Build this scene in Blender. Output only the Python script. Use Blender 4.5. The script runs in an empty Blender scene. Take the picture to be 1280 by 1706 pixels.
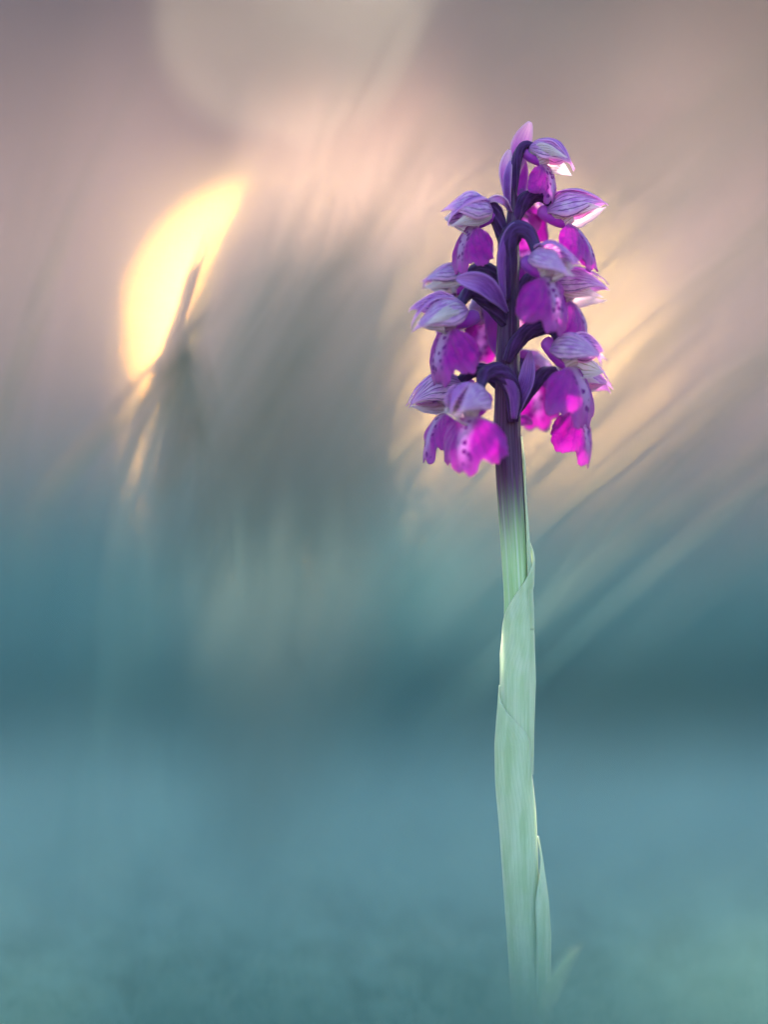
import bpy, math, random
import numpy as np
from mathutils import Vector, Matrix, noise

# ------------------------------------------------------------------ camera, sky, sun, exposure
S = bpy.context.scene
COL = S.collection
R = math.radians
D = 0.80            # camera to orchid, metres
H = 0.090           # lens height above the turf
U = 1e-4            # metres per photo pixel at the orchid's distance
SUN_DX, SUN_DZ = -0.0246, 0.0391      # direction of the sun per metre of depth

cam = bpy.data.cameras.new('camera')
cam.sensor_fit = 'VERTICAL'
cam.sensor_height = 36.0
cam.lens = 36.0 * D / (1706 * U)
cam.clip_start = 0.01
cam.clip_end = 3000
cam.dof.use_dof = True
cam.dof.focus_distance = D - 0.001
cam.dof.aperture_fstop = cam.lens / 46.0
camo = bpy.data.objects.new('camera', cam)
COL.objects.link(camo)
camo.location = (0, -D, H)
camo.rotation_euler = (R(90), 0, 0)
S.camera = camo

SUN_EL = math.atan(SUN_DZ)
SUN_AZ = math.atan(SUN_DX)            # negative: left of +Y
W = bpy.data.worlds.new('World')
S.world = W
W.use_nodes = True
nt = W.node_tree
bg = nt.nodes['Background']
sky = nt.nodes.new('ShaderNodeTexSky')
sky.sky_type = 'NISHITA'
sky.sun_disc = False
sky.sun_elevation = SUN_EL
sky.sun_rotation = SUN_AZ
sky.air_density = 0.9
sky.dust_density = 0.15
sky.ozone_density = 2.2
nt.links.new(sky.outputs[0], bg.inputs[0])
bg.inputs[1].default_value = 0.15

sl = bpy.data.lights.new('sun_lamp', 'SUN')
sl.energy = 3.3
sl.angle = R(0.5)
sl.color = (1.0, 0.80, 0.66)
slo = bpy.data.objects.new('sun_lamp', sl)
COL.objects.link(slo)
sdir = Vector((SUN_DX, 1, SUN_DZ)).normalized()
slo.rotation_euler = sdir.to_track_quat('Z', 'Y').to_euler()
slo.location = sdir * 5

vs = S.view_settings
vs.view_transform = 'Standard'
vs.look = 'None'
vs.gamma = 1.0
vs.use_curve_mapping = False
vs.exposure = 3.85
S.cycles.use_adaptive_sampling = False
S.cycles.use_denoising = True
try:
    S.cycles.denoiser = 'OPENIMAGEDENOISE'
    S.cycles.denoising_prefilter = 'ACCURATE'
except Exception:
    pass
S.cycles.max_bounces = 8
S.cycles.transmission_bounces = 6
S.cycles.transparent_max_bounces = 8
S.cycles.sample_clamp_indirect = 8.0

RNG = random.Random(11)

# ------------------------------------------------------------------ helpers
def P(x, y, dep=0.0):
    """photo measurement (pixels) at a depth behind the orchid -> world point"""
    k = (D + dep) / D
    return Vector(((x - 640) * U * k, dep, H + (853 - y) * U * k))

def tag(o, label=None, cat=None, group=None, kind=None):
    if label: o['label'] = label
    if cat: o['category'] = cat
    if group: o['group'] = group
    if kind: o['kind'] = kind
    return o

def empty(name, loc=(0, 0, 0)):
    o = bpy.data.objects.new(name, None)
    o.empty_display_size = 0.01
    COL.objects.link(o)
    o.location = loc
    return o

def link(name, me, mat, parent=None, smooth=True):
    o = bpy.data.objects.new(name, me)
    COL.objects.link(o)
    if mat is not None: me.materials.append(mat)
    if smooth: me.shade_smooth()
    if parent is not None:
        o.parent = parent
        o.matrix_parent_inverse = Matrix.Translation(-parent_world(parent))
    return o

def parent_world(o):
    p = Vector(o.location)
    return p

def mesh_from(name, verts, faces, uvs=None):
    me = bpy.data.meshes.new(name)
    me.from_pydata([tuple(v) for v in verts], [], faces)
    if uvs is not None:
        lay = me.uv_layers.new(name='UVMap')
        for l in me.loops:
            lay.data[l.index].uv = uvs[l.vertex_index]
    me.update()
    return me

def grid_mesh(name, nu, nv, fn):
    """fn(i/(nu-1), j/(nv-1)) -> (Vector, uv)"""
    vs_, uv = [], []
    for j in range(nv):
        for i in range(nu):
            p, t = fn(i / (nu - 1), j / (nv - 1))
            vs_.append(p); uv.append(t)
    fs = [(j * nu + i, j * nu + i + 1, (j + 1) * nu + i + 1, (j + 1) * nu + i)
          for j in range(nv - 1) for i in range(nu - 1)]
    return mesh_from(name, vs_, fs, uv)

def spline(pts, n):
    """Catmull-Rom through pts (Vectors), n samples"""
    p = [pts[0] * 2 - pts[1]] + list(pts) + [pts[-1] * 2 - pts[-2]]
    out = []
    m = len(pts) - 1
    for k in range(n):
        t = k / (n - 1) * m
        i = min(int(t), m - 1); f = t - i
        a, b, c, d = p[i], p[i + 1], p[i + 2], p[i + 3]
        out.append(0.5 * ((2 * b) + (c - a) * f + (2 * a - 5 * b + 4 * c - d) * f * f + (3 * b - a - 3 * c + d) * f ** 3))
    return out

def lerp_table(tab, x):
    if x <= tab[0][0]: return tab[0][1:]
    for a, b in zip(tab, tab[1:]):
        if x <= b[0]:
            f = (x - a[0]) / (b[0] - a[0])
            f = f * f * (3 - 2 * f) if len(tab) < 6 else f
            return tuple(u + (v - u) * f for u, v in zip(a[1:], b[1:]))
    return tab[-1][1:]

def tube(name, path, radius, seg=16, ridges=0, ridge=0.0, twist=0.0, cap=True):
    """path list of Vectors; radius(t)"""
    n = len(path)
    vs_, uv = [], []
    up = Vector((0, 1, 0))
    for k, p in enumerate(path):
        t = k / (n - 1)
        tan = (path[min(k + 1, n - 1)] - path[max(k - 1, 0)]).normalized()
        if k == 0:
            if abs(tan.dot(up)) > .9: up = Vector((1, 0, 0))
        up = (up - tan * up.dot(tan)).normalized()
        side = tan.cross(up)
        r = radius(t)
        for s in range(seg):
            a = 2 * math.pi * s / seg
            rr = r * (1 + ridge * math.cos(ridges * (a + twist * t)))
            vs_.append(p + (up * math.cos(a) + side * math.sin(a)) * rr)
            uv.append((s / seg, t))
    fs = [(k * seg + s, k * seg + (s + 1) % seg, (k + 1) * seg + (s + 1) % seg, (k + 1) * seg + s)
          for k in range(n - 1) for s in range(seg)]
    if cap:
        for base, pt, flip in ((0, path[0], True), ((n - 1) * seg, path[-1], False)):
            c = len(vs_); vs_.append(pt); uv.append((0.5, 0.0 if flip else 1.0))
            for s in range(seg):
                a, b = base + s, base + (s + 1) % seg
                fs.append((b, a, c) if flip else (a, b, c))
    return mesh_from(name, vs_, fs, uv)

def sm(a, b, x):
    t = max(0., min(1., (x - a) / (b - a))); return t * t * (3 - 2 * t)

def solid(o, th):
    m = o.modifiers.new('thickness', 'SOLIDIFY')
    m.thickness = th; m.offset = 0
    return o

# ------------------------------------------------------------------ materials
def N(nt, kind, **kw):
    n = nt.nodes.new(kind)
    for k, v in kw.items(): setattr(n, k, v)
    return n

class Mat:
    """small builder: sockets as values, returns links"""
    def __init__(self, name):
        self.m = bpy.data.materials.new(name)
        self.m.use_nodes = True
        self.nt = self.m.node_tree
        self.nt.nodes.clear()
        self.out = N(self.nt, 'ShaderNodeOutputMaterial')
    def put(self, sock, v):
        if isinstance(v, bpy.types.NodeSocket): self.nt.links.new(v, sock)
        else:
            if hasattr(sock, 'default_value') and not isinstance(v, (int, float)) and len(v) == 3 and sock.type == 'RGBA':
                v = (*v, 1)
            sock.default_value = v
    def math(self, op, a, b=0.0, clamp=False):
        n = N(self.nt, 'ShaderNodeMath', operation=op, use_clamp=clamp)
        self.put(n.inputs[0], a); self.put(n.inputs[1], b)
        return n.outputs[0]
    def step(self, x, lo, hi):
        n = N(self.nt, 'ShaderNodeMapRange', interpolation_type='SMOOTHSTEP')
        self.put(n.inputs[0], x); n.inputs[1].default_value = lo; n.inputs[2].default_value = hi
        return n.outputs[0]
    def mix(self, f, a, b, mode='MIX'):
        n = N(self.nt, 'ShaderNodeMix', data_type='RGBA', blend_type=mode)
        self.put(n.inputs[0], f); self.put(n.inputs[6], a); self.put(n.inputs[7], b)
        return n.outputs[2]
    def ramp(self, f, stops):
        n = N(self.nt, 'ShaderNodeValToRGB')
        e = n.color_ramp.elements
        while len(e) < len(stops): e.new(0.5)
        for el, (p, c) in zip(e, stops): el.position = p; el.color = (*c, 1)
        self.put(n.inputs[0], f)
        return n.outputs[0]
    def uv(self):
        n = N(self.nt, 'ShaderNodeUVMap'); s = N(self.nt, 'ShaderNodeSeparateXYZ')
        self.nt.links.new(n.outputs[0], s.inputs[0])
        return n.outputs[0], s.outputs[0], s.outputs[1]
    def objco(self):
        n = N(self.nt, 'ShaderNodeTexCoord'); return n.outputs['Object']
    def pos(self):
        n = N(self.nt, 'ShaderNodeNewGeometry'); return n.outputs['Position']
    def noise(self, co, scale, detail=3.0, rough=.55):
        n = N(self.nt, 'ShaderNodeTexNoise')
        if co is not None: self.put(n.inputs['Vector'], co)
        n.inputs['Scale'].default_value = scale; n.inputs['Detail'].default_value = detail
        n.inputs['Roughness'].default_value = rough
        return n.outputs[0]
    def rnd(self):
        return N(self.nt, 'ShaderNodeObjectInfo').outputs['Random']
    def island(self):
        return N(self.nt, 'ShaderNodeNewGeometry').outputs['Random Per Island']
    def bump(self, h, strength, dist):
        n = N(self.nt, 'ShaderNodeBump'); n.inputs['Strength'].default_value = strength
        n.inputs['Distance'].default_value = dist
        self.put(n.inputs['Height'], h); return n.outputs[0]
    def scale_xyz(self, co, s):
        n = N(self.nt, 'ShaderNodeMapping'); self.put(n.inputs[0], co)
        n.inputs['Scale'].default_value = s; return n.outputs[0]
    def leaf(self, col, trans_col=None, t=0.5, rough=.45, spec=.3, normal=None, sheen=0.0):
        b = N(self.nt, 'ShaderNodeBsdfPrincipled')
        self.put(b.inputs['Base Color'], col)
        self.put(b.inputs['Roughness'], rough); b.inputs['Specular IOR Level'].default_value = spec
        if sheen:
            b.inputs['Sheen Weight'].default_value = sheen; b.inputs['Sheen Roughness'].default_value = .4
        if normal is not None: self.put(b.inputs['Normal'], normal)
        if t <= 0:
            self.nt.links.new(b.outputs[0], self.out.inputs[0]); return self.m
        tr = N(self.nt, 'ShaderNodeBsdfTranslucent')
        self.put(tr.inputs[0], col if trans_col is None else trans_col)
        mx = N(self.nt, 'ShaderNodeMixShader'); mx.inputs[0].default_value = t
        self.nt.links.new(b.outputs[0], mx.inputs[1]); self.nt.links.new(tr.outputs[0], mx.inputs[2])
        self.nt.links.new(mx.outputs[0], self.out.inputs[0])
        return self.m

def m_lip():
    k = Mat('orchid_lip')
    co, a, b = k.uv()
    c = k.math('ABSOLUTE', k.math('SUBTRACT', a, .5))
    r = k.rnd()
    off = N(k.nt, 'ShaderNodeCombineXYZ'); k.put(off.inputs[0], k.math('MULTIPLY', r, 7.0)); k.put(off.inputs[2], k.math('MULTIPLY', r, 13.0))
    add = N(k.nt, 'ShaderNodeVectorMath', operation='ADD'); k.put(add.inputs[0], co); k.put(add.inputs[1], off.outputs[0])
    n1 = k.noise(add.outputs[0], 9, 3)
    fine = k.noise(add.outputs[0], 70, 3, .7)
    fan = N(k.nt, 'ShaderNodeMath', operation='ARCTAN2'); k.put(fan.inputs[0], k.math('SUBTRACT', a, .5)); k.put(fan.inputs[1], k.math('ADD', b, .12))
    vn = k.math('ABSOLUTE', k.math('SINE', k.math('ADD', k.math('MULTIPLY', fan.outputs[0], 17.0), k.math('MULTIPLY', n1, 3.0))))
    mag = k.mix(k.step(n1, .35, .7), (.66, .010, .57), (.47, .007, .49))
    mag = k.mix(k.math('MULTIPLY', k.math('SUBTRACT', 1.0, k.step(vn, .0, .45)), .45), mag, (.22, .002, .36))
    mag = k.mix(k.math('MULTIPLY', k.step(fine, .48, .72), .5), mag, (.70, .10, .68))
    mag = k.mix(k.step(r, .0, 1.0), mag, k.mix(.25, mag, (.55, .07, .62)))
    edge = k.step(k.math('ADD', b, k.math('MULTIPLY', n1, .2)), .66, .96)
    mag = k.mix(k.math('MULTIPLY', edge, .5), mag, (.78, .18, .72))
    wid = k.math('ADD', c, k.math('MULTIPLY', k.math('SUBTRACT', n1, .5), .10))
    pale = k.math('MULTIPLY', k.math('SUBTRACT', 1.0, k.step(wid, .02, .17)), k.math('SUBTRACT', 1.0, k.step(b, .55, .9)))
    base = k.mix(k.math('MULTIPLY', pale, .9), mag, (.76, .42, .82))
    nz = N(k.nt, 'ShaderNodeTexNoise'); k.put(nz.inputs['Vector'], add.outputs[0]); nz.inputs['Scale'].default_value = 14
    dm = N(k.nt, 'ShaderNodeVectorMath', operation='MULTIPLY_ADD'); k.put(dm.inputs[0], nz.outputs['Color']); dm.inputs[1].default_value = (.05, .05, .05); k.put(dm.inputs[2], add.outputs[0])
    vo = N(k.nt, 'ShaderNodeTexVoronoi'); k.put(vo.inputs['Vector'], dm.outputs[0]); vo.inputs['Scale'].default_value = 8.5
    vo.inputs['Randomness'].default_value = .8
    spot = k.math('SUBTRACT', 1.0, k.step(k.math('ADD', vo.outputs['Distance'], k.math('MULTIPLY', k.math('SUBTRACT', fine, .5), .14)), .28, .41))
    zone = k.math('MULTIPLY', k.math('SUBTRACT', 1.0, k.step(wid, .13, .19)), k.math('MULTIPLY', k.step(b, .06, .14), k.math('SUBTRACT', 1.0, k.step(b, .74, .86))))
    col = k.mix(k.math('MULTIPLY', spot, zone), base, (.30, .0, .36))
    throat = k.math('SUBTRACT', 1.0, k.step(b, .0, .14))
    col = k.mix(k.math('MULTIPLY', throat, .7), col, (.74, .55, .78))
    h = k.noise(k.scale_xyz(co, (30, 6, 1)), 4, 4)
    return k.leaf(col, None, .46, .5, .2, k.bump(k.math('ADD', k.math('ADD', h, fine), k.math('MULTIPLY', vn, .9)), .9, .0004), .2)

def m_sepal(name, light, dark, pink, vein, nv, t, veinamt=.85):
    k = Mat(name)
    co, s, a = k.uv()                 # s along, a across
    r = k.rnd()
    n1 = k.noise(k.scale_xyz(co, (3, 5, 1)), 2.2, 3)
    wob = k.math('MULTIPLY', k.math('SUBTRACT', k.noise(k.scale_xyz(co, (2.2, 1.6, 1)), 2.5, 2), .5), .10)
    ph = k.math('ADD', k.math('ADD', a, wob), k.math('MULTIPLY', r, .3))
    sn = k.math('ABSOLUTE', k.math('SINE', k.math('MULTIPLY', ph, nv * math.pi)))
    vl = k.math('SUBTRACT', 1.0, k.step(sn, .10, .42))
    vl = k.math('MULTIPLY', vl, k.math('MULTIPLY', k.step(s, .02, .2), k.math('SUBTRACT', 1.0, k.step(s, .72, .97))))
    vl = k.math('MULTIPLY', vl, k.step(n1, .15, .45))
    base = k.mix(k.step(n1, .3, .7), light, dark)
    base = k.mix(k.step(s, .0, .35), dark, base)
    edge = k.step(k.math('ABSOLUTE', k.math('SUBTRACT', a, .5)), .30, .5)
    base = k.mix(k.math('MULTIPLY', edge, .8), base, pink)
    base = k.mix(k.math('MULTIPLY', k.step(s, .75, 1.0), .6), base, pink)
    col = k.mix(k.math('MULTIPLY', vl, veinamt), base, vein)
    return k.leaf(col, None, t, .45, .3, k.bump(k.math('ADD', sn, k.noise(co, 60, 2)), .25, .0002), .15)

def m_stem():
    k = Mat('orchid_stem')
    p = k.pos(); sp = N(k.nt, 'ShaderNodeSeparateXYZ'); k.put(sp.inputs[0], p)
    z = sp.outputs[2]
    co, a, t = k.uv()
    n1 = k.noise(k.scale_xyz(co, (14, 3, 1)), 3, 4)
    zz = k.math('ADD', z, k.math('MULTIPLY', k.math('SUBTRACT', n1, .5), .014))
    f = k.step(zz, .080, .097)
    green = k.mix(k.step(n1, .35, .65), (.30, .46, .22), (.46, .60, .38))
    purple = k.mix(k.step(n1, .35, .7), (.045, .010, .06), (.10, .028, .13))
    col = k.mix(f, green, purple)
    pale = k.math('MULTIPLY', k.step(k.math('SINE', k.math('MULTIPLY', a, 2 * math.pi * 7)), .75, 1.0), .5)
    col = k.mix(k.math('MULTIPLY', pale, k.math('SUBTRACT', 1.05, f)), col, (.55, .60, .55))
    h = k.noise(k.scale_xyz(p, (1, 1, .25)), 2600, 4)
    return k.leaf(col, None, .18, .45, .25, k.bump(h, .5, .0003), .06)

def m_ovary():
    k = Mat('orchid_ovary')
    co, a, t = k.uv()
    n1 = k.noise(k.scale_xyz(co, (8, 3, 1)), 2.5, 4)
    sn = k.math('SINE', k.math('MULTIPLY', k.math('ADD', a, k.math('MULTIPLY', t, .5)), 2 * math.pi * 6))
    col = k.mix(k.step(n1, .3, .7), (.035, .006, .055), (.09, .018, .15))
    col = k.mix(k.math('MULTIPLY', k.step(sn, .6, 1.), .35), col, (.16, .06, .27))
    col = k.mix(k.math('MULTIPLY', k.step(t, .82, .95), .5), col, (.06, .05, .16))
    fine = k.noise(k.scale_xyz(co, (30, 12, 1)), 6, 4, .7)
    col = k.mix(k.math('MULTIPLY', k.step(fine, .5, .75), .18), col, (.15, .05, .22))
    return k.leaf(col, None, .12, .5, .22, k.bump(k.math('ADD', k.math('MULTIPLY', sn, .5), k.math('ADD', n1, fine)), .7, .0004), .03)

def m_spur():
    k = Mat('orchid_spur')
    co, a, t = k.uv()
    n1 = k.noise(k.scale_xyz(co, (5, 4, 1)), 2.5, 3)
    col = k.mix(k.step(n1, .3, .7), (.50, .03, .55), (.34, .03, .48))
    col = k.mix(k.step(t, .4, 1), col, (.40, .10, .52))
    return k.leaf(col, None, .45, .42, .3, k.bump(n1, .3, .0003), .1)

def m_bract(name, c0, c1, tip):
    k = Mat(name)
    co, s, a = k.uv()
    n1 = k.noise(k.scale_xyz(co, (2, 8, 1)), 2.5, 3)
    sn = k.math('ABSOLUTE', k.math('SINE', k.math('MULTIPLY', a, 5 * math.pi)))
    col = k.mix(k.step(n1, .3, .7), c0, c1)
    col = k.mix(k.step(s, .55, 1.0), col, tip)
    col = k.mix(k.math('MULTIPLY', k.math('SUBTRACT', 1., k.step(sn, .05, .4)), .55), col, c0)
    fine = k.noise(k.scale_xyz(co, (6, 30, 1)), 5, 4, .7)
    col = k.mix(k.math('MULTIPLY', k.step(fine, .5, .8), .4), col, tip)
    edge = k.step(k.math('ABSOLUTE', k.math('SUBTRACT', a, .5)), .36, .5)
    col = k.mix(k.math('MULTIPLY', edge, .6), col, tip)
    return k.leaf(col, None, .45, .48, .3, k.bump(k.math('ADD', sn, fine), .5, .0003), .25)

def m_sheath():
    k = Mat('stem_leaf')
    co, s, a = k.uv()
    p = k.pos()
    r = k.rnd()
    n1 = k.noise(k.scale_xyz(p, (1, 1, .12)), 700, 4)
    n2 = k.noise(k.scale_xyz(p, (1, 1, .5)), 260, 3)
    sn = k.math('ABSOLUTE', k.math('SINE', k.math('MULTIPLY', a, 22 * math.pi)))
    col = k.mix(k.step(n1, .35, .68), (.57, .70, .46), (.74, .83, .66))
    col = k.mix(k.math('MULTIPLY', k.step(n2, .45, .7), .35), col, (.84, .84, .76))
    col = k.mix(k.math('MULTIPLY', k.math('SUBTRACT', 1., k.step(sn, .05, .35)), .30), col, (.34, .50, .28))
    edge = k.step(k.math('ABSOLUTE', k.math('SUBTRACT', a, .5)), .485, .5)
    col = k.mix(k.math('MULTIPLY', edge, .8), col, (.78, .80, .66))
    h = k.math('ADD', k.math('MULTIPLY', sn, .4), k.noise(p, 3500, 3))
    return k.leaf(col, None, .5, .5, .25, k.bump(h, .45, .0003), .8)

def m_grass(name, stops, t=.45, tcol=None, rough=.5, foot=None):
    k = Mat(name)
    col = k.ramp(k.island(), stops)
    if foot:                           # green living foot, dry tip
        sp = N(k.nt, 'ShaderNodeSeparateXYZ'); k.put(sp.inputs[0], k.pos())
        zz = k.math('ADD', sp.outputs[2], k.math('MULTIPLY', k.math('SUBTRACT', k.island(), .5), foot[1] * .5))
        col = k.mix(k.step(zz, foot[0], foot[0] + foot[1]), foot[2] if len(foot) > 2 else (.08, .19, .19), col)
    n1 = k.noise(k.pos(), 3.0, 2)
    col = k.mix(k.math('MULTIPLY', k.step(n1, .35, .65), .35), col, stops[0][1])
    return k.leaf(col, tcol, t, rough, .3)

def m_soil():
    k = Mat('meadow_soil')
    p = k.pos()
    n = k.noise(p, 40, 6, .6); n2 = k.noise(p, 2.0, 3)
    col = k.ramp(n, [(.3, (.03, .045, .04)), (.55, (.05, .08, .065)), (.8, (.07, .09, .06))])
    col = k.mix(k.math('MULTIPLY', k.step(n2, .4, .6), .4), col, (.05, .10, .09))
    return k.leaf(col, None, 0, .9, .1, k.bump(n, .6, .01))

M = dict(
    lip=m_lip(),
    sepal=m_sepal('orchid_sepal', (.86, .64, .86), (.60, .23, .68), (.94, .54, .82), (.14, .04, .22), 7.0, .6),
    dorsal=m_sepal('orchid_dorsal_sepal', (.76, .36, .78), (.58, .14, .64), (.92, .52, .84), (.16, .04, .30), 3.0, .6),
    petal=m_sepal('orchid_petal', (.92, .84, .86), (.86, .70, .80), (.92, .74, .84), (.30, .22, .06), 6.0, .7, .7),
    stem=m_stem(), ovary=m_ovary(), spur=m_spur(),
    bract=m_bract('purple_bract', (.19, .03, .29), (.38, .10, .52), (.60, .26, .70)),
    bract_pink=m_bract('pink_bract', (.55, .14, .58), (.70, .32, .68), (.85, .60, .76)),
    bract_magenta=m_bract('magenta_bract', (.45, .03, .50), (.60, .08, .60), (.70, .25, .68)),
    sheath=m_sheath(), soil=m_soil(),
)

# ------------------------------------------------------------------ setting: ground, hills, sun
def ground():
    n = 90
    xs = np.sign(np.linspace(-1, 1, n)) * np.abs(np.linspace(-1, 1, n)) ** 3 * 70
    ys = -3 + np.linspace(0, 1, 120) ** 3 * 125
    vs_ = []
    for y in ys:
        for x in xs:
            z = -0.002 + noise.noise(Vector((x * .7, y * .7, 0))) * .012 * min(1, max(0, (y - 1) / 4))
            vs_.append((x, y, z))
    fs = [(j * n + i, j * n + i + 1, (j + 1) * n + i + 1, (j + 1) * n + i) for j in range(119) for i in range(n - 1)]
    return tag(link('ground', mesh_from('ground', vs_, fs), M['soil']), 'dark meadow soil beneath the grass', None, None, 'structure')
ground()

def hills():
    k = Mat('far_hill_woods')
    p = k.pos(); n1 = k.noise(p, .08, 5)
    m = k.leaf(k.ramp(n1, [(.3, (.05, .06, .055)), (.7, (.09, .09, .075))]), None, 0, .9, .1)
    nx, vs_ = 160, []
    for j in range(8):
        for i in range(nx):
            x = -66 + 132 * i / (nx - 1)
            hgt = (1.7 + 1.2 * noise.noise(Vector((x * .06, 3.1, 0))) + .6 * noise.noise(Vector((x * .5, 7.7, 0)))) * math.sin(min(1, j / 5) * math.pi / 2)
            vs_.append((x, 92 + j * 3.5, -.4 + max(0.2, hgt)))
    fs = [(j * nx + i, j * nx + i + 1, (j + 1) * nx + i + 1, (j + 1) * nx + i) for j in range(7) for i in range(nx - 1)]
    tag(link('hills', mesh_from('hills', vs_, fs), m), 'low wooded hills along the horizon', None, None, 'structure')
hills()

def setting_sun():
    k = Mat('sun_glow')
    e = N(k.nt, 'ShaderNodeEmission'); e.inputs[0].default_value = (1.0, .34, .035, 1); e.inputs[1].default_value = 10.0
    tr = N(k.nt, 'ShaderNodeBsdfTransparent'); ad = N(k.nt, 'ShaderNodeAddShader')      # a ball of glowing gas: it does not block light
    k.nt.links.new(e.outputs[0], ad.inputs[0]); k.nt.links.new(tr.outputs[0], ad.inputs[1]); k.nt.links.new(ad.outputs[0], k.out.inputs[0])
    k.m.cycles.emission_sampling = 'NONE'
    dist = 1400.0
    r = dist * math.tan(R(.19))
    nu, nv, vs_, fs = 48, 24, [], []
    for j in range(nv + 1):
        for i in range(nu):
            th = math.pi * j / nv; ph = 2 * math.pi * i / nu
            vs_.append((r * math.sin(th) * math.cos(ph), r * math.sin(th) * math.sin(ph), r * math.cos(th)))
    fs = [(j * nu + i, j * nu + (i + 1) % nu, (j + 1) * nu + (i + 1) % nu, (j + 1) * nu + i) for j in range(nv) for i in range(nu)]
    o = link('sun', mesh_from('sun', vs_, fs), k.m)
    o.location = Vector((0, -D, H)) + sdir * dist
    tag(o, 'glowing golden setting sun low behind crossed grass blades', 'sun')
setting_sun()

# ------------------------------------------------------------------ grass
def blades_mesh(name, base, height, lean, az, width, curve, faceaz, seg=4, keep=None):
    """vectorised ribbons: base (n,3); lean = horizontal reach / height"""
    n = len(height)
    t = np.linspace(0, 1, seg + 1)[None, :, None]
    d = np.stack([np.cos(az), np.sin(az), np.zeros(n)], 1)[:, None, :]
    hz = height[:, None, None]
    reach = lean[:, None, None] * hz * (t ** curve[:, None, None])
    up = hz * (t - .12 * np.minimum(lean, 2.0)[:, None, None] ** 2 * t ** 2)
    pos = base[:, None, :] + d * reach + np.array([0, 0, 1.0])[None, None, :] * up
    side = np.stack([np.cos(faceaz), np.sin(faceaz), np.zeros(n)], 1)[:, None, :]
    w = width[:, None, None] * (1 - t ** 1.8) * (.55 + .9 * np.sqrt(t) * (1 - t) + .25 * (1 - t)) * .5
    L = pos - side * w; Rr = pos + side * w
    nv = 2 * seg + 1
    V = np.empty((n, nv, 3))
    V[:, 0:2 * seg:2] = L[:, :seg]; V[:, 1:2 * seg:2] = Rr[:, :seg]; V[:, 2 * seg] = pos[:, seg]
    F = []
    for s in range(seg - 1):
        F.append((2 * s, 2 * s + 1, 2 * s + 3, 2 * s + 2))
    q = np.array(F)[None] + (np.arange(n) * nv)[:, None, None]
    tri = np.array([[2 * seg - 2, 2 * seg - 1, 2 * seg]])[None] + (np.arange(n) * nv)[:, None, None]
    me = bpy.data.meshes.new(name)
    nq = n * (seg - 1)
    me.vertices.add(n * nv); me.vertices.foreach_set('co', V.reshape(-1).astype(np.float32))
    loops = np.concatenate([q.reshape(-1), tri.reshape(-1)]).astype(np.int32)
    me.loops.add(len(loops)); me.loops.foreach_set('vertex_index', loops)
    me.polygons.add(nq + n)
    ls = np.concatenate([np.arange(nq) * 4, nq * 4 + np.arange(n) * 3]).astype(np.int32)
    me.polygons.foreach_set('loop_start', ls)
    me.update(); me.validate()
    return me

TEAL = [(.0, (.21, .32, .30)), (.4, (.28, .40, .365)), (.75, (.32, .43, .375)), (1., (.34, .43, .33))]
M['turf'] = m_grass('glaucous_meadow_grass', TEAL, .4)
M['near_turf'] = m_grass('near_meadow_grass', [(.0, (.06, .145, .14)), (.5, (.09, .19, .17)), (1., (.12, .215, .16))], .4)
M['dark_rush'] = m_grass('dark_rush', [(.0, (.065, .16, .16)), (.5, (.10, .21, .20)), (1., (.13, .235, .195))], .25)
M['dry'] = m_grass('dry_tall_grass', [(.0, (.28, .19, .18)), (.45, (.40, .28, .265)), (.8, (.34, .26, .22)), (1., (.20, .20, .165))], .5, foot=(.02, .14))
M['olive'] = m_grass('olive_grass', [(.0, (.13, .12, .095)), (.6, (.20, .17, .13)), (1., (.26, .20, .17))], .16, foot=(.06, .05))

GAPS = [(850, 490, .0045), (485, 15, .0050)]      # openings in the far foliage where the sky shows through
def in_gap(p):
    d = p[:, 1] + D
    m = np.zeros(len(p), bool)
    for gx, gy, r in GAPS:
        m |= np.hypot(p[:, 0] / d - (gx - 640) * U / D, (p[:, 2] - H) / d - (853 - gy) * U / D) < r
    return m
rs = np.random.RandomState(5)
def lane(x, y, half):
    """True inside the open lane towards the low sun"""
    return np.abs(x - (SUN_DX * (y + D) + .012)) < half

def scatter(n, y0, y1, ypow, xmul, xmin=.05):
    y = y0 + (y1 - y0) * rs.rand(n) ** ypow
    x = (rs.rand(n) * 2 - 1) * (xmin + xmul * (y + D))
    return x, y

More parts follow.
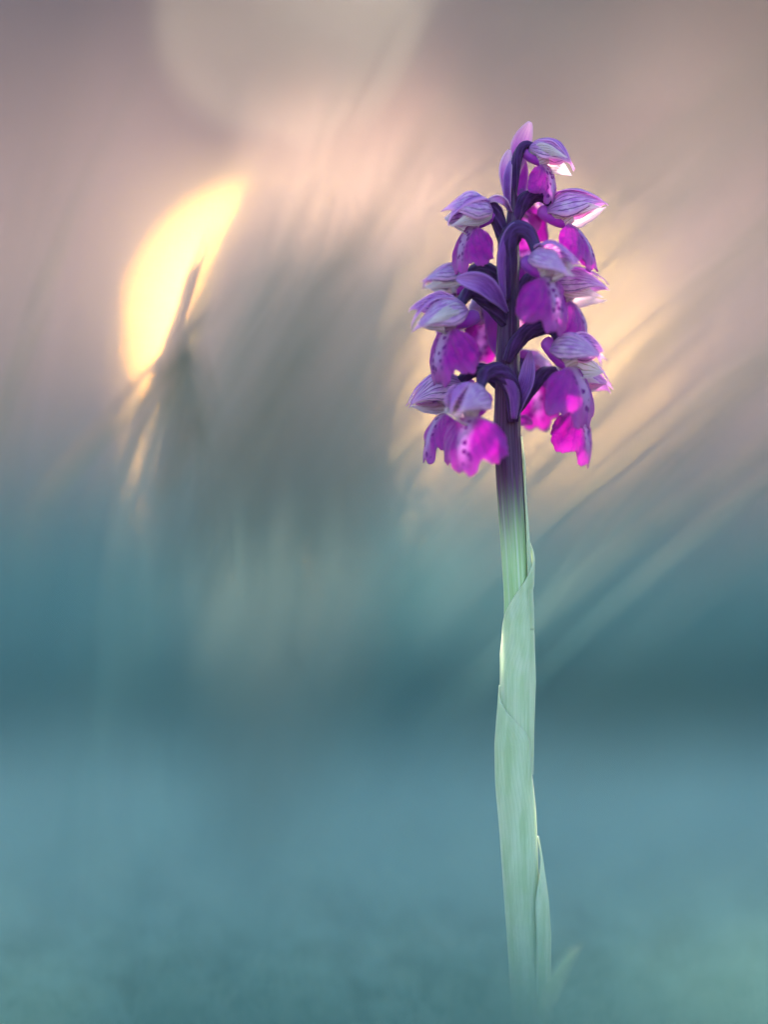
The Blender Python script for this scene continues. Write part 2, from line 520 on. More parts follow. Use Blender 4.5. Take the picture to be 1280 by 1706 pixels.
def meadow():
    # turf in front of the orchid
    n = 2600
    y = -0.56 + rs.rand(n) * .40
    x = (rs.rand(n) * 2 - 1) * (.03 + .10 * (y + D))
    dcam = y + D
    top = H - .060 * dcam / .8
    h = top * (1.02 - .35 * rs.rand(n) ** 1.5)
    base = np.stack([x, y, np.full(n, -.003)], 1)
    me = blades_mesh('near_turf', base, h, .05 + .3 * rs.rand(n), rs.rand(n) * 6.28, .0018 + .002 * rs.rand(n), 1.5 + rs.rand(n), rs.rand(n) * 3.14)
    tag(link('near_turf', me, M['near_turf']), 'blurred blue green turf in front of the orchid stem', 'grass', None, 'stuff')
    # short lawn-like turf behind, rising with distance
    n = 60000
    x, y = scatter(n, -.14, 16, 2.6, .13, .06)
    h = (.35 + .65 * rs.rand(n)) * np.interp(y, [-.2, .2, .6, 1.5, 4, 16], [.004, .006, .024, .050, .056, .055])
    base = np.stack([x, y, np.full(n, -.003)], 1)
    wd = (.0018 + .0022 * rs.rand(n)) * (1 + .5 * np.clip(y, 0, 12))
    me = blades_mesh('meadow_turf', base, h, .2 + .6 * rs.rand(n), rs.rand(n) * 6.28, wd, 1.4 + rs.rand(n), rs.rand(n) * 3.14, seg=3)
    tag(link('meadow_turf', me, M['turf']), 'soft blue green meadow turf stretching behind the orchid', 'grass', None, 'stuff')
    # dark rushes, a low belt
    n = 15000
    x, y = scatter(n, .8, 9.0, 1.5, .14, .1)
    cl = np.array([.5 + noise.noise(Vector((a * 3.2 + 4, b * 1.1, 1.7))) for a, b in zip(x, y)])      # ragged clumps
    cl += np.clip(-x / (y + D) * 4.0, -.15, .35)
    h = (.045 + .035 * rs.rand(n)) * np.clip(.35 + .4 * y, 0, 1) + .085 * np.clip(cl, 0, 1.1) * (.5 + .5 * rs.rand(n)) * np.clip(.25 + .4 * y, 0, 1.3)
    h = np.where(lane(x, y, .07), np.minimum(h, .05 + .035 * (y + D)), h)
    base = np.stack([x, y, np.full(n, -.01)], 1)
    me = blades_mesh('rush_belt', base, h, .1 + .5 * rs.rand(n), rs.rand(n) * 6.28, .003 + .004 * rs.rand(n), 1.6 + rs.rand(n), rs.rand(n) * 3.14, seg=3)
    tag(link('rush_belt', me, M['dark_rush']), 'dark teal belt of low rushes across the meadow', 'rushes', None, 'stuff')
    # tall dry grass stand
    n = 3400
    x, y = scatter(n, 3.4, 9.0, 1.0, .14, .2)
    h = .22 + .60 * rs.rand(n) ** 1.5
    gx, gy, _ = GAPS[0]
    near_gap = np.abs(x - (gx - 640) * U / D * (y + D)) < .05 + .004 * y
    h = np.where(near_gap, np.minimum(h, H + (853 - gy) * U / D * (y + D) - .05), h)
    ok = ~lane(x, y, .075)
    x, y, h = x[ok], y[ok], h[ok]; n = len(x)
    base = np.stack([x, y, np.full(n, -.01)], 1)
    me = blades_mesh('tall_dry_grass', base, h, .05 + .5 * rs.rand(n) ** 2, rs.normal(.2, 1.0, n), .004 + .006 * rs.rand(n), 1.8 + rs.rand(n), rs.normal(0, .8, n), seg=4)
    tag(link('tall_dry_grass', me, M['dry']), 'pinkish beige stand of tall dry grass behind the meadow', 'dry grass', None, 'stuff')
meadow()

# ---- single tufts whose blades can be made out
def ribbon(name, pts, w, face=0.0, seg=14, culm=0.0, span=(.35, .6)):
    path = spline(pts, seg + 1)
    view = Vector((math.sin(face), -math.cos(face), 0))
    def fn(i, j):
        k = j * seg; a = int(min(k, seg - 1)); f = k - a
        p = path[a].lerp(path[a + 1], f); tan = (path[a + 1] - path[a]).normalized()
        side = tan.cross(view).normalized(); nrm = side.cross(tan)
        sg = i * 2 - 1
        ww = w * (1 - j ** 3) * (.7 + .5 * math.sin(math.pi * min(1, j * 1.1)))
        if culm: ww *= 1 - (1 - culm) * (1 - sm(span[0], span[1], j))          # thin stalk below, leafy above
        return p + side * sg * ww * .5 + nrm * abs(sg) * ww * .18, (j, i)
    return grid_mesh(name, 3, seg + 1, fn)

def Q(x, y, dep):
    """point at a depth behind the orchid, measured against the sun's beam"""
    return Vector(((x - 640) * U + dep * SUN_DX, dep, H + (853 - y) * U + dep * SUN_DZ))

def tuft(label, base, blades, mat, group=None, culm=0.0, span=(.35, .6)):
    t = empty('grass_tuft', base)
    tag(t, label, 'grass tuft', group)
    for pts, w, face in blades:
        link('blade', ribbon('blade', pts, w, face, culm=culm, span=span), M[mat], t)
    return t

def crossed_tuft():
    dep = .10
    g = Q(285, 1790, dep); g.z = -.003
    cx, cy = 297, 552
    spec = [  # foot column at y = 800, tip, width mm
        (205, (363, 370), 2.3), (262, (352, 352), 1.6), (85, (408, 428), 1.4), (352, (309, 455), 1.1), (300, (322, 425), 1.3),
        (240, (306, 500), 1.0), (318, (312, 500), 1.0), (165, (330, 500), .9)]
    bl = []
    rr = random.Random(4)
    for xf, tip, w in spec:
        mx, my = cx + rr.uniform(-4, 4), cy + rr.uniform(-14, 14)
        k = lambda q: Q(q[0], q[1], dep + rr.uniform(-.01, .01))
        foot = (xf + (xf - mx) * .55, 1000)
        b0 = Q(foot[0] + (foot[0] - mx) * .2 + rr.uniform(-20, 20), 1300, dep); b0.z = -.003; b0.y += rr.uniform(-.02, .05)
        bl.append(([b0, k(foot), k((xf, 800)), k(((xf * .55 + mx * .45), 800 * .55 + my * .45)), k((mx, my)),
                    k(((mx + tip[0]) / 2 - 2, (my + tip[1]) / 2)), k(tip)], w * 1e-3, rr.uniform(-.4, .4)))
    tuft('small tuft of crossed thin grass blades silhouetted against the sun', g, bl, 'olive', culm=.12, span=(.12, .36))
crossed_tuft()

def sun_tussock():
    dep = .50
    rr = random.Random(9)
    g = Q(420, 1790, dep); g.z = -.004
    bl = []
    for k in range(122):
        u = (k / 121) ** 1.1
        o = 480 * u + rr.uniform(-7, 8)                   # place across the tussock
        yt = -50 + rr.uniform(-80, 60)
        dd = dep + rr.uniform(-.2, .22)
        b0 = g + Vector(((u - .4) * .018 + rr.uniform(-.002, .002), rr.uniform(-.03, .03), 0))
        b0.y = dd + rr.uniform(-.02, .02)
        bl.append(([b0, Q(255 + o, 1150, dd), Q(258 + o, 780, dd), Q(290 + o, 640, dd), Q(328 + o, 520, dd), Q(382 + o, 390, dd), Q(416 + o, 290, dd), Q(490 + o, yt, dd)], rr.uniform(1.9, 3.4) * 1e-3, rr.uniform(-.6, .6)))
    tuft('dense tussock of broad straw blades covering the right side of the sun', g, bl, 'dry_olive', culm=.12, span=(.10, .22))
M['dry_olive'] = m_grass('straw_blades', [(.0, (.40, .28, .22)), (.5, (.50, .34, .275)), (1., (.57, .39, .32))], .64, foot=(.085, .06, (.065, .155, .155)))
sun_tussock()

def in_beam(p):
    """the open gap through which the sun shines between the tufts"""
    x = 640 + (p.x - p.y * SUN_DX) / U; y = 853 - (p.z - H - p.y * SUN_DZ) / U
    return 196 < x < 350 and 325 < y < 620

def loose_tuft(label, x, dep, n, reach, lean, hgt, w, mat, seed, spread=.014, culm=.12):
    """thin arching blades; x = photo column of the base, lean = sideways travel per height"""
    rr = random.Random(seed)
    g = P(x, 1753, dep); g.z = -.003
    bl = []
    for k in range(n):
        hh = hgt * rr.uniform(.6, 1.0); ll = lean + rr.uniform(-reach, reach)
        b0 = g + Vector((rr.uniform(-spread, spread), rr.uniform(-.03, .03), 0))
        d_ = rr.uniform(-.10, .20)
        pts = [b0 + Vector((ll * hh * t ** 1.6, d_ * hh * t, hh * (t - .10 * t * t))) for t in (0, .25, .5, .75, 1)]
        if any(in_beam(p) for p in spline(pts, 30)): continue
        bl.append((pts, w * rr.uniform(.6, 1.3) * 1e-3, rr.uniform(-.7, .7)))
    return tuft(label, g, bl, mat, culm=culm)
loose_tuft('loose olive grass tuft leaning right, between sun and orchid', 430, .09, 9, .25, .75, .24, 1.0, 'olive', 1, .03)
loose_tuft('thin olive grass tuft standing left of the sun', -40, .12, 22, .22, .28, .25, 1.2, 'olive', 2, .03)
loose_tuft('sparse grass tuft arching far over behind the flower spike', 620, .16, 14, .3, .95, .26, .7, 'olive', 3, .03)
loose_tuft('tall olive grass tuft right of the orchid, leaning away from it', 960, .60, 6, .3, .8, .36, .9, 'olive', 4, .03)
loose_tuft('upright olive grass tuft with tips rising above the sun', 200, .26, 20, .25, .5, .30, 1.2, 'olive', 5, .03)
loose_tuft('wispy olive grass tuft bending over high above the straw tussock', 330, .15, 14, .2, .85, .27, 1.0, 'olive', 9, .03)
loose_tuft('short dark rush tuft behind the middle of the orchid stem', 900, .9, 22, .4, .3, .13, 3.0, 'dark_rush', 7, .04, .8)
loose_tuft('broad dark rush tuft growing behind the straw tussock', 455, .85, 60, .4, .2, .118, 3.4, 'dark_rush', 12, .04, .9)
loose_tuft('dark rush tuft to the left of the orchid stem', 600, 1.0, 26, .4, .3, .14, 3.0, 'dark_rush', 8, .05, .8)

# ---- trees at the far edge of the meadow
def bark():
    k = Mat('tree_bark'); n = k.noise(k.scale_xyz(k.pos(), (6, 6, 1)), 2, 5)
    return k.leaf(k.ramp(n, [(.3, (.05, .042, .036)), (.7, (.12, .10, .085))]), None, 0, .9, .1, k.bump(n, .6, .03))
M['bark'] = bark()
M['leaf_pink'] = m_grass('young_tree_leaves', [(.0, (.17, .105, .105)), (.5, (.27, .165, .16)), (1., (.20, .145, .13))], .55)
M['leaf_dark'] = m_grass('grey_tree_leaves', [(.0, (.07, .075, .065)), (.5, (.11, .10, .09)), (1., (.14, .12, .11))], .4)

def tree(label, x, y, h, crown_lo, rad, nleaf, mat, seed, leaf=.12, name='tree', u0=.28):
    t = empty(name, (x, y, -.02)); tag(t, label, name, name + 's at the edge of the meadow')
    rg = np.random.RandomState(seed); rr = random.Random(seed)
    vs_, fs = [], []
    def add(me):
        o = len(vs_); vs_.extend([v.co.copy() for v in me.vertices]); fs.extend([tuple(i + o for i in p.vertices) for p in me.polygons]); bpy.data.meshes.remove(me)
    B = Vector((x, y, -.02))
    trunk = [B, B + Vector((rr.uniform(-.1, .1), 0, h * .3)), B + Vector((rr.uniform(-.25, .25), .1, h * .65)), B + Vector((rr.uniform(-.3, .3), 0, h * .95))]
    tp = spline(trunk, 14)
    add(tube('w', tp, lambda u: h * .024 * (1 - .85 * u) + .01, 10))
    cl = []
    for k in range(16):
        u = rr.uniform(u0, .95); s = tp[int(u * 13)]
        a = rr.uniform(0, 6.28); L = rad * rr.uniform(.5, 1.0) * (1.15 - .6 * u)
        e = s + Vector((math.cos(a) * L, math.sin(a) * L * .7, L * rr.uniform(.1, .6)))
        mid = s.lerp(e, .5) + Vector((0, 0, -.1 * L))
        add(tube('w', spline([s, mid, e], 7), lambda q: .035 * (1 - .8 * q) * h / 6 + .004, 6))
        for q in (.45, .7, .95, 1.0):
            cl.append((s.lerp(e, q), .30 * rad * rr.uniform(.5, 1.1)))
    cl.append((tp[-1], .4 * rad))
    link('trunk', mesh_from('trunk', vs_, fs), M['bark'], t)
    cen = np.array([c[0][:] for c in cl]); cr = np.array([c[1] for c in cl])
    idx = rg.randint(0, len(cl), nleaf)
    p = cen[idx] + rg.normal(0, 1, (nleaf, 3)) * cr[idx][:, None] * .55
    p[:, 2] = np.where(p[:, 2] < crown_lo, crown_lo + rg.rand(nleaf) * .5 * rad, p[:, 2])
    p = p[~in_gap(p)]; nleaf = len(p)
    d1 = rg.normal(0, 1, (nleaf, 3)); d1 /= np.linalg.norm(d1, axis=1)[:, None]
    d2 = np.cross(d1, rg.normal(0, 1, (nleaf, 3))); d2 /= np.linalg.norm(d2, axis=1)[:, None]
    sz = leaf * (.6 + .8 * rg.rand(nleaf))[:, None]
    V = np.stack([p - d1 * sz, p + d2 * sz * .45, p + d1 * sz, p - d2 * sz * .45], 1).reshape(-1, 3)
    F = np.arange(nleaf * 4).reshape(-1, 4)
    me = bpy.data.meshes.new('crown')
    me.vertices.add(len(V)); me.vertices.foreach_set('co', V.reshape(-1).astype(np.float32))
    me.loops.add(nleaf * 4); me.loops.foreach_set('vertex_index', F.reshape(-1).astype(np.int32))
    me.polygons.add(nleaf); me.polygons.foreach_set('loop_start', (np.arange(nleaf) * 4).astype(np.int32))
    me.update()
    link('crown', me, M[mat], t, smooth=False)

tree('slender pinkish young tree, leftmost of the meadow trees', -4.4, 38, 6.0, 1.0, 2.3, 15000, 'leaf_pink', 21)
tree('pinkish young tree whose crown hangs above the sun', -2.2, 41, 6.8, 2.3, 2.5, 20000, 'leaf_pink', 22)
tree('small pinkish tree filling the gap between two taller trees', -2.0, 50, 8.2, 3.1, 2.7, 24000, 'leaf_pink', 25)
tree('pale young tree standing behind the orchid flower spike', .75, 44, 6.6, 2.3, 2.6, 20000, 'leaf_pink', 23)
tree('grey leaved tree with a dense dark crown right of the orchid', 2.6, 39, 6.8, .8, 2.7, 26000, 'leaf_dark', 26)
tree('small slender dark leaved tree standing nearest the orchid on its right', 1.55, 15, 3.3, .8, 1.0, 12000, 'leaf_dark', 41, .05)
tree('low pinkish shrub left of the sun', -2.5, 26, 2.2, .1, 1.6, 14000, 'leaf_pink', 31, .08, 'shrub', .05)
tree('low pinkish shrub right of the sun, behind the orchid', 1.25, 27, 2.2, .1, 1.4, 3000, 'leaf_pink', 32, .08, 'shrub', .05)
tree('low grey shrub beneath the dark crowned tree', 2.6, 25, 2.0, .1, 1.4, 6000, 'leaf_dark', 33, .08, 'shrub', .05)

# ---- evening mist lying over the meadow
def haze():
    x0, x1, y0, y1, z0, z1 = -72, 72, -6, 126, -1.2, 9.5
    vs_ = [(x, y, z) for z in (z0, z1) for y in (y0, y1) for x in (x0, x1)]
    fs = [(0, 2, 3, 1), (4, 5, 7, 6), (0, 1, 5, 4), (2, 6, 7, 3), (0, 4, 6, 2), (1, 3, 7, 5)]
    k = Mat('evening_mist')
    v = N(k.nt, 'ShaderNodeVolumePrincipled')
    v.inputs['Color'].default_value = (1.0, .78, .80, 1); v.inputs['Density'].default_value = HAZE; v.inputs['Anisotropy'].default_value = .12
    k.nt.links.new(v.outputs[0], k.out.inputs['Volume'])
    o = link('haze', mesh_from('haze', vs_, fs), k.m, smooth=False)
    tag(o, 'thin evening mist over the meadow', None, None, 'stuff')
HAZE = .0032
haze()

# ------------------------------------------------------------------ orchid
orchid = empty('orchid', P(884, 1720))
tag(orchid, 'purple orchid in full bloom on a pale green stem', 'orchid')

# outline of stem and sheathing leaves: y, left, right (photo measurements)
STEM = [(296, 850, 860), (340, 847, 863), (400, 840, 865), (480, 833, 865), (560, 828, 866), (640, 825, 866), (720, 822.5, 867),
        (800, 826, 872), (900, 834, 878), (1000, 840, 884), (1100, 841, 886), (1200, 838, 885), (1300, 840, 885),
        (1400, 845, 890), (1500, 850, 897), (1600, 857, 903), (1720, 864, 910)]
def stem_at(y):
    l, r = lerp_table(STEM, y)
    return (l + r) / 2, (r - l) / 2

def make_stem():
    ys = np.linspace(296, 1745, 120)
    seg = 42
    vs_, uv = [], []
    for k, y in enumerate(ys):
        c, r = stem_at(y)
        p = P(c, y)
        for s in range(seg):
            a = 2 * math.pi * s / seg
            rr = r * U * (1 + .035 * math.cos(7 * a + y * .002) + .02 * math.cos(11 * a + 1.0))
            rr *= 1 + .03 * noise.noise(Vector((a, y * .012, 2.0)))
            vs_.append(p + Vector((math.sin(a) * rr, -math.cos(a) * rr, 0)))
            uv.append((s / seg, k / 119))
    fs = [(k * seg + s, k * seg + (s + 1) % seg, (k + 1) * seg + (s + 1) % seg, (k + 1) * seg + s) for k in range(119) for s in range(seg)]
    vs_.append(P(stem_at(296)[0], 292)); uv.append((0, 0)); c = len(vs_) - 1
    fs += [((s + 1) % seg, s, c) for s in range(seg)]
    link('stem', mesh_from('stem', vs_, fs, uv), M['stem'], orchid)
make_stem()

def sheath(edges, y0, y1, marg, name='stem_leaf', ny=70, na=40, gap=None):
    """leaf wrapped round the stem: edges table (y, left, right); marg(t) -> (phi0, phi1) degrees, 0 faces the lens, + is right"""
    def fn(i, j):
        y = y0 + (y1 - y0) * j
        l, r = lerp_table(edges, y)
        c, rad = (l + r) / 2, (r - l) / 2
        a0, a1 = marg(j)
        a = R(a0 + (a1 - a0) * i)
        w = rad * (1 + .012 * noise.noise(Vector((a * 2, y * .02, 5))))
        w += gap(i, j) if gap else 0
        p = P(c, y) + Vector((math.sin(a) * w * U, -math.cos(a) * w * U, 0))
        return p, (j, i)
    o = link(name, grid_mesh(name, na, ny, fn), M['sheath'], orchid)
    return solid(o, .00028)

# upper sheath: tip at the right, margin slanting down to the left
sheath([(890, 832, 884), (930, 833.5, 890.5), (975, 836, 889.5), (985, 836.5, 887), (1060, 835, 890), (1140, 834.5, 892), (1200, 836, 890), (1290, 836, 888)],
       897, 1290, lambda t: (96 - 162 * sm(0, .40, t) - 50 * sm(.4, .6, t), 150 + 40 * sm(0, .2, t)),
       gap=lambda i, j: 2.5 * sm(.10, .0, j) * 0 - 4 * sm(.06, 0, j))
# lower sheath: margin slanting from the left down to the right
sheath([(1135, 833, 890), (1160, 831.5, 889.5), (1240, 825.5, 891), (1300, 826.5, 890.5), (1400, 835, 895), (1500, 842, 899), (1600, 849, 905), (1730, 856, 912)],
       1142, 1730, lambda t: (-170 - 20 * sm(0, .2, t), -84 + 132 * sm(0, .17, t) + 30 * sm(.15, .4, t)))
# thin strap hugging the right side of the stem
sheath([(726, 824, 869.5), (770, 824, 874.5), (820, 826, 876), (880, 829, 880.5), (960, 833, 887), (1050, 838, 890)],
       727, 1050, lambda t: (88 - 44 * sm(0, .9, t), 92 + 60 * sm(0, .3, t)), na=14)
# outer leaf at the lower right
sheath([(1392, 850, 897), (1430, 845, 904), (1500, 846, 914), (1560, 846, 918), (1640, 846, 917), (1730, 850, 915)],
       1393, 1730, lambda t: (84 - 64 * sm(0, .35, t), 96 + 70 * sm(0, .4, t)), na=24)

def basal_leaf(pts, width, fold=.25, up=(0, -1, .4), mat='sheath'):
    path = spline([Vector(p) for p in pts], 28)
    upv = Vector(up).normalized()
    def fn(i, j):
        k = j * 27; a = int(min(k, 26)); f = k - a
        p = path[a].lerp(path[a + 1], f)
        tan = (path[a + 1] - path[a]).normalized()
        side = tan.cross(upv).normalized(); nrm = side.cross(tan)
        s = i * 2 - 1
        w = width * (math.sin(math.pi * min(1, .08 + .92 * j) ** .9) ** .8 + .02)
        return p + side * s * w * .5 + nrm * (abs(s) ** 1.5) * w * fold, (j, i)
    o = link('basal_leaf', grid_mesh('basal_leaf', 15, 40, fn), M[mat], orchid)
    return solid(o, .0004)
b0 = P(884, 1716)
basal_leaf([b0 + Vector((.002, -.001, 0)), P(912, 1680, -.016), P(938, 1618, -.034), P(962, 1568, -.048)], .0036)

# ---- flowers
def hood_pt(s, th, k, prm):
    """bonnet surface; s 0 back .. 1 tip, th from the top (0) round to the side, k radial factor; millimetres"""
    L, Rm = prm['L'], prm['R']
    prof = (math.sin(math.pi * min(1, max(0, s)) ** .78) + 1e-6) ** .62
    rr = Rm * prof * k
    x = -1.7 + L * s
    zc = -2.0 - 1.2 * s - 1.5 * max(0, s - .55) ** 1.6 * prm['beak'] + .6 * math.sin(math.pi * s)
    return Vector((x, rr * math.sin(th) * .92, zc + rr * math.cos(th) * 1.0))

def sepal_mesh(name, prm, thc, dth, k, flare, seed, s1=1.0, sharp=.75, n=(17, 22)):
    def fn(i, j):
        t = i * 2 - 1; s = j * s1
        sh = (math.sin(math.pi * (.03 + .955 * j) ** .82)) ** sharp
        th = thc + t * dth * sh
        kk = k + flare * max(0, abs(th) / math.pi - .35) * 2 * sh
        p = hood_pt(s, th, kk, prm)
        nn = noise.noise(Vector((s * 2.6, th * 1.6, seed))) * .50 + noise.noise(Vector((s * 7, th * 4, seed + 9))) * .16
        nn += .35 * noise.noise(Vector((s * 5, seed * 2.0, t))) * abs(t) ** 3
        p += Vector((0, math.sin(th), math.cos(th))) * nn * sh
        return p, (j, i)
    return grid_mesh(name, n[0], n[1], fn)

def lip_mesh(name, prm, seed):
    RL = prm['lip']; fold = prm['fold']; lobe = prm.get('lobe', 1.0)
    def rmax(th):
        a = abs(math.degrees(th))
        tab = [(0, .93), (5, .99), (11, 1.02), (16, .97), (21, .86), (26, .85), (34, .98), (43, 1.05), (52, 1.04), (61, .93), (69, .74), (75, .50)]
        v = lerp_table(tab, a)[0]
        v += .07 * noise.noise(Vector((th * 4, seed, 0))) + .045 * noise.noise(Vector((th * 16, seed, 3))) + .03 * noise.noise(Vector((th * 38, seed, 6)))
        return v
    def fn(i, j):
        th = R(-75 + 150 * i)
        r = RL * rmax(th) * (j ** .9)
        a = r * math.sin(th) * lobe; b = r * math.cos(th)
        b += .35 * j
        # roll the sides back
        Rf = fold
        y = Rf * math.sin(a / Rf) if abs(a / Rf) < 1.9 else Rf * math.sin(1.9) * (1 if a > 0 else -1)
        back = Rf * (1 - math.cos(min(1.9, abs(a / Rf))))
        # midline: forward, then down
        b0 = max(b, 0)
        ang0, ang1 = prm['a0'], prm['a1']
        q = min(1., b0 / RL)
        ang = R(ang0 + (ang1 - ang0) * q * .6)
        x = math.cos(ang) * b; z = -math.sin(ang) * b
        # 'back' goes inwards, perpendicular to the midline
        x -= back * math.sin(ang) * .95; z -= back * math.cos(ang) * .10
        ruf = (.85 * noise.noise(Vector((th * 3.2, j * 2, seed))) + .30 * noise.noise(Vector((th * 9, j * 4, seed + 4)))) * j
        nrm = Vector((math.sin(ang), 0, math.cos(ang) * .3)) * math.cos(a / Rf * .8) + Vector((0, math.sin(a / Rf * .8), 0))
        p = Vector((x, y, z)) + nrm * ruf
        return p + Vector((2.0, 0, -4.35 + prm.get('liplow', 0))), (.5 + (r * math.sin(th)) / 11.0, r * math.cos(th) / 11.0 + .08 * j)
    return grid_mesh(name, 81, 24, fn)

def spur_mesh(name, prm, seed):
    d = R(prm['spur_up'])
    L = prm['spur']
    pts = [Vector((2.0, 0, -4.2)), Vector((.6, 0, -3.6)), Vector((.6 - math.cos(d) * L * .5, 0, -3.6 + math.sin(d) * L * .5)),
           Vector((.6 - math.cos(d) * L, 0, -3.6 + math.sin(d) * L + .3))]
    return tube(name, spline(pts, 20), lambda t: (1.15 + .25 * math.sin(t * 3)) * (1 if t < .86 else max(.05, math.sqrt(max(0, 1 - ((t - .86) / .14) ** 2)))), 14)

def throat_mesh(name, prm):
    pts = [Vector((-.4, 0, -1.3)), Vector((.6, 0, -2.3)), Vector((1.7, 0, -3.6)), Vector((2.3, 0, -4.6))]
    return tube(name, spline(pts, 10), lambda t: .9 + .45 * math.sin(t * 2.6), 12)

def flower(org, dep, yaw, ov, pitch=0., roll=0., sc=1., ovr=13., ovdep=None, seed=0, **kw):
    prm = dict(L=10.8, R=2.7, beak=1.3, lip=9.8, fold=5.2, hroll=9., a0=40., a1=95., spur=7.0, spur_up=35., inner=150.)
    prm.update(kw)
    o3 = P(*org, dep)
    mat = Matrix.Translation(o3) @ Matrix.Rotation(R(yaw), 4, 'Z') @ Matrix.Rotation(R(-pitch), 4, 'Y') @ Matrix.Rotation(R(roll), 4, 'X') @ Matrix.Scale(sc * 1e-3, 4)
    thr = throat_mesh('flower', prm); thr.transform(mat)
    f = link('flower', thr, M['petal'], orchid)
    def sub(name, me, m, th=0.0):
        me.transform(mat)
        c = bpy.data.objects.new(name, me); COL.objects.link(c); me.materials.append(m); me.shade_smooth()
        c.parent = f
        if th: solid(c, th)
        return c
    rr = random.Random(seed * 7 + 3)
    near = 1 if math.cos(R(yaw)) < 0 else -1            # side of the bonnet turned to the lens
    hr = Matrix.Translation((0, 0, -2.6)) @ Matrix.Rotation(R(prm['hroll'] * near), 4, 'X') @ Matrix.Translation((0, 0, 2.6))
    j = lambda a: rr.uniform(-a, a)
    prm['L'] *= 1 + j(.07); prm['R'] *= 1 + j(.08); prm['beak'] *= 1 + j(.5)
    def hood(*a, wild=1.0, **k):
        me = sepal_mesh(*a, **k)
        base = Vector((-1.0, 0, -2.2))
        me.transform(Matrix.Translation(base) @ Matrix.Rotation(R(j(9) * wild), 4, 'Z') @ Matrix.Rotation(R(j(9) * wild), 4, 'Y') @ Matrix.Rotation(R(j(10) * wild), 4, 'X') @ Matrix.Translation(-base))
        me.transform(hr); return me
    for sd in (1, -1):
        sub('sepal', hood('sepal', prm, R(sd * (70 + j(7))), R(51 + j(5)), 1.06 + j(.04), .5 + j(.3), seed + 3.3 + 2 * sd), M['sepal'], .00014)
    sub('sepal', hood('sepal', prm, R(j(8)), R(38), 1.14, 0, seed + 8.3, sharp=.6, s1=1.02 + j(.03)), M['dorsal'], .00014)
    for sd in (1, -1):
        far = sd != near
        sub('petal', hood('petal', prm, R(sd * (130 + j(6) if far else 100)), R(50 if far else 40), 1.02 if far else .85, .35 if far else 0., seed + 3.7 + sd, s1=.95 + j(.03)), M['petal'], .00012)
    sub('lip', lip_mesh('lip', prm, seed * 3.1 + .5), M['lip'], .00016)
    sub('spur', spur_mesh('spur', prm, seed), M['spur'])
    if ov:
        n = len(ov)
        d0 = 0.0 if ovdep is None else ovdep
        pts = [P(x, y, d0 + (dep - d0) * (k / (n - 1))) for k, (x, y) in enumerate(ov)]
        last = mat @ Vector((.1, 0, -1.0))
        pts[-1] = last
        path = spline(pts, 40)
        me = tube('ovary', path, lambda t: ovr * U * (.62 + .5 * math.sin(math.pi * min(1, t * 1.05) ** .9) - .06 * t), 30, ridges=6, ridge=.10, twist=3.4)
        c = bpy.data.objects.new('ovary', me); COL.objects.link(c); me.materials.append(M['ovary']); me.shade_smooth()
        c.parent = f
    return f

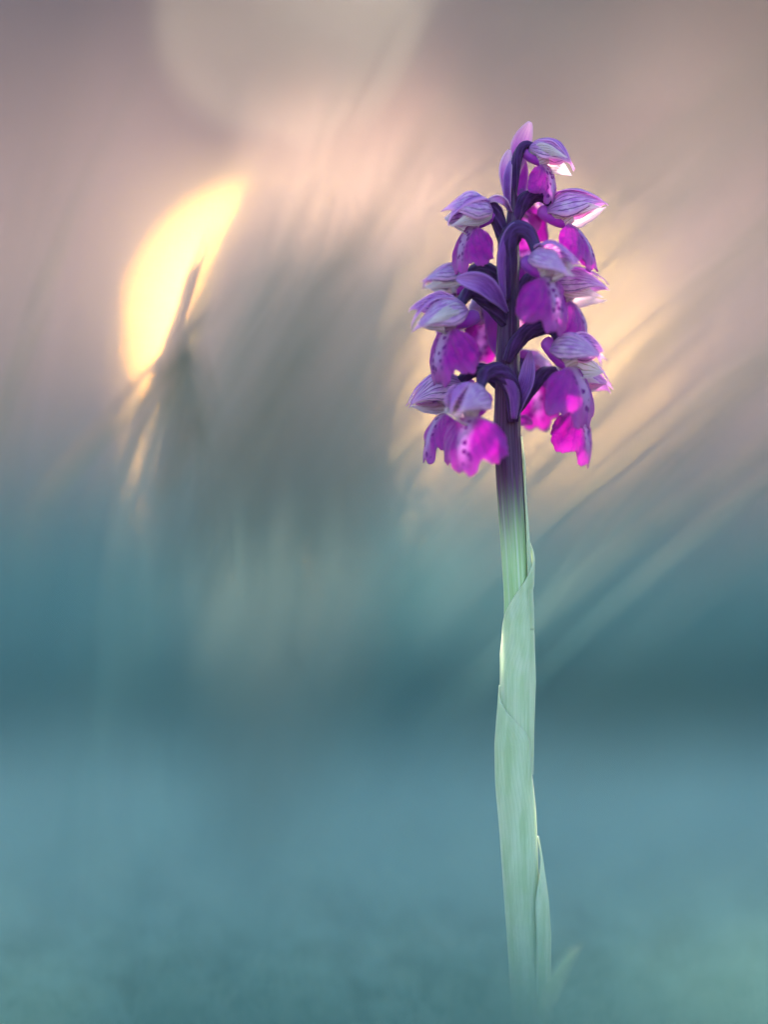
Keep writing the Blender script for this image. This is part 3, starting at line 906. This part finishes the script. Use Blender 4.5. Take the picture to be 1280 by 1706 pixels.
FL = [
    dict(org=(895, 236), dep=0, yaw=-28, sc=.80, roll=0, ov=[(853, 345), (858, 295), (864, 258), (876, 241), (895, 236)], ovr=7.5, beak=3.2, lip=8.4, spur=3.8, spur_up=20, pitch=-6, seed=1),
    dict(org=(808, 337), dep=-.002, yaw=212, sc=.86, ov=[(848, 425), (838, 392), (827, 358), (817, 340), (808, 337)], ovr=11, beak=.6, R=3.1, spur=5.2, spur_up=28, seed=2, lip=10, roll=-6),
    dict(org=(922, 336), dep=.001, yaw=-18, sc=.93, ov=[(852, 380), (864, 350), (880, 331), (900, 326), (922, 336)], ovr=12, pitch=12, spur=4.5, spur_up=38, seed=3, lip=9.8),
    dict(org=(896, 415), dep=-.007, yaw=-42, sc=1.0, ov=[(842, 500), (843, 445), (848, 403), (864, 383), (884, 392), (896, 415)], ovr=15, ovdep=-.003, spur=4.0, spur_up=25, seed=4, a0=50, lip=9.8, beak=2.0),
    dict(org=(930, 460), dep=.006, yaw=-14, sc=.92, ov=[(850, 505), (876, 475), (905, 456), (930, 460)], ovr=12, spur=5, seed=5, lip=10, pitch=2),
    dict(org=(776, 448), dep=.006, yaw=168, sc=.86, ov=[(842, 500), (828, 465), (803, 447), (776, 448)], ovr=12, spur=5, seed=6, R=2.9),
    dict(org=(766, 499), dep=-.004, yaw=216, sc=1.0, ov=[(842, 540), (826, 514), (806, 494), (784, 486), (766, 499)], ovr=13.5, ovdep=-.001, spur=4.6, spur_up=10, seed=7, lip=10, a0=48),
    dict(org=(760, 630), dep=.003, yaw=203, sc=.98, ov=[(845, 655), (822, 628), (792, 618), (760, 630)], ovr=12, spur=5, seed=8, liplow=-1.5, lip=8.8, a0=30),
    dict(org=(797, 646), dep=-.008, yaw=234, sc=1.03, ov=[(856, 702), (856, 660), (846, 632), (828, 618), (808, 624), (797, 646)], ovr=14, ovdep=-.003, spur=4, seed=9, lip=9.6, a0=52, fold=6.4),
    dict(org=(934, 564), dep=-.004, yaw=-34, sc=1.02, ov=[(844, 602), (860, 573), (881, 552), (905, 545), (924, 550), (934, 564)], ovr=12.5, ovdep=-.002, spur=5.0, spur_up=42, seed=10, lip=10.4, a0=42),
    dict(org=(940, 608), dep=.007, yaw=-26, sc=1.0, ov=[(858, 690), (882, 650), (908, 622), (935, 618)], ovr=11, spur=6, spur_up=15, seed=11, liplow=-2.6, lip=10.0, a0=50, fold=6.0),
    dict(org=(818, 486), dep=.010, yaw=118, sc=.9, ov=[(845, 530), (838, 500), (818, 486)], ovr=10, ovdep=.002, seed=12, lip=9.0, a0=60),
    dict(org=(868, 425), dep=.011, yaw=62, sc=.85, ov=[(850, 470), (858, 440), (868, 425)], ovr=10, ovdep=.002, seed=13),
    dict(org=(884, 592), dep=.011, yaw=72, sc=.9, ov=[(850, 640), (868, 608), (884, 592)], ovr=10, ovdep=.002, seed=14),
    dict(org=(876, 322), dep=.007, yaw=80, sc=.7, ov=[(854, 372), (866, 340), (876, 322)], ovr=8, ovdep=.001, seed=15),
]
for f in FL: flower(**f)

def bract(pts, w, mat='bract', cup=.30, roll=0., dep=None, peak=.45):
    path = spline([P(*p) for p in pts], 30)
    def fn(i, j):
        k = j * 29; a = int(min(k, 28)); f = k - a
        p = path[a].lerp(path[a + 1], f)
        tan = (path[a + 1] - path[a]).normalized()
        view = Vector((math.sin(R(roll)), -math.cos(R(roll)), 0))
        side = tan.cross(view).normalized(); nrm = side.cross(tan)
        s = i * 2 - 1
        ww = w * U * ((math.sin(math.pi * (.10 + .88 * j) ** (math.log(.5) / math.log(.10 + .88 * peak)))) ** .75)
        wob = .05 * noise.noise(Vector((s * 2, j * 4, w)))
        return p + side * s * ww * .5 + nrm * ((s * s) * cup + wob) * ww, (j, i)
    o = link('bract', grid_mesh('bract', 11, 32, fn), M[mat], orchid)
    return solid(o, .00015)

bract([(858, 312, .002), (862, 275, .003), (869, 240, .003), (884, 203, .001)], 33, 'bract_pink', .25, peak=.66)
bract([(849, 350, .000), (844, 310, -.001), (843, 280, 0), (849, 250, .002)], 21, 'bract_pink', .35, peak=.6)
bract([(848, 350, -.002), (845, 318, -.003), (846, 290, -.0025), (851, 268, -.001)], 12, 'bract', .35)
bract([(860, 350, .003), (866, 315, .004), (870, 285, .004), (873, 258, .003)], 24, 'bract_magenta', .3)
bract([(853, 352, -.001), (842, 336, -.003), (826, 331, -.003), (809, 338, -.002)], 13, 'bract_pink', .3, roll=-30)
bract([(846, 520, -.004), (826, 494, -.006), (800, 472, -.007), (761, 464, -.006)], 34, 'bract', .25, roll=15, peak=.62)
bract([(858, 698, -.0055), (859, 658, -.006), (846, 628, -.0065), (824, 613, -.007), (800, 622, -.006)], 22, 'bract', -.3, roll=20)
bract([(860, 702, -.003), (868, 665, -.003), (880, 630, -.003), (884, 586, .000)], 27, 'bract', .3, roll=-15, peak=.6)
bract([(864, 680, .004), (872, 650, .005), (880, 610, .006)], 20, 'bract_magenta', .3)
bract([(841, 500, -.005), (838, 440, -.006), (846, 400, -.006), (862, 376, -.006), (882, 380, -.004)], 18, 'bract', -.35, roll=20)
bract([(852, 606, .001), (862, 570, .002), (870, 530, .003)], 17, 'bract_pink', .3)
bract([(866, 350, .005), (884, 352, .008), (892, 372, .009), (884, 395, .009)], 24, 'bract_magenta', .2)
bract([(838, 600, .003), (826, 570, .006), (818, 530, .008), (805, 505, .009)], 26, 'bract_magenta', .2)
bract([(852, 710, .004), (872, 700, .007), (888, 706, .008)], 18, 'bract_magenta', .2)
bract([(852, 480, .004), (866, 462, .006), (870, 430, .007)], 22, 'bract_magenta', .2)
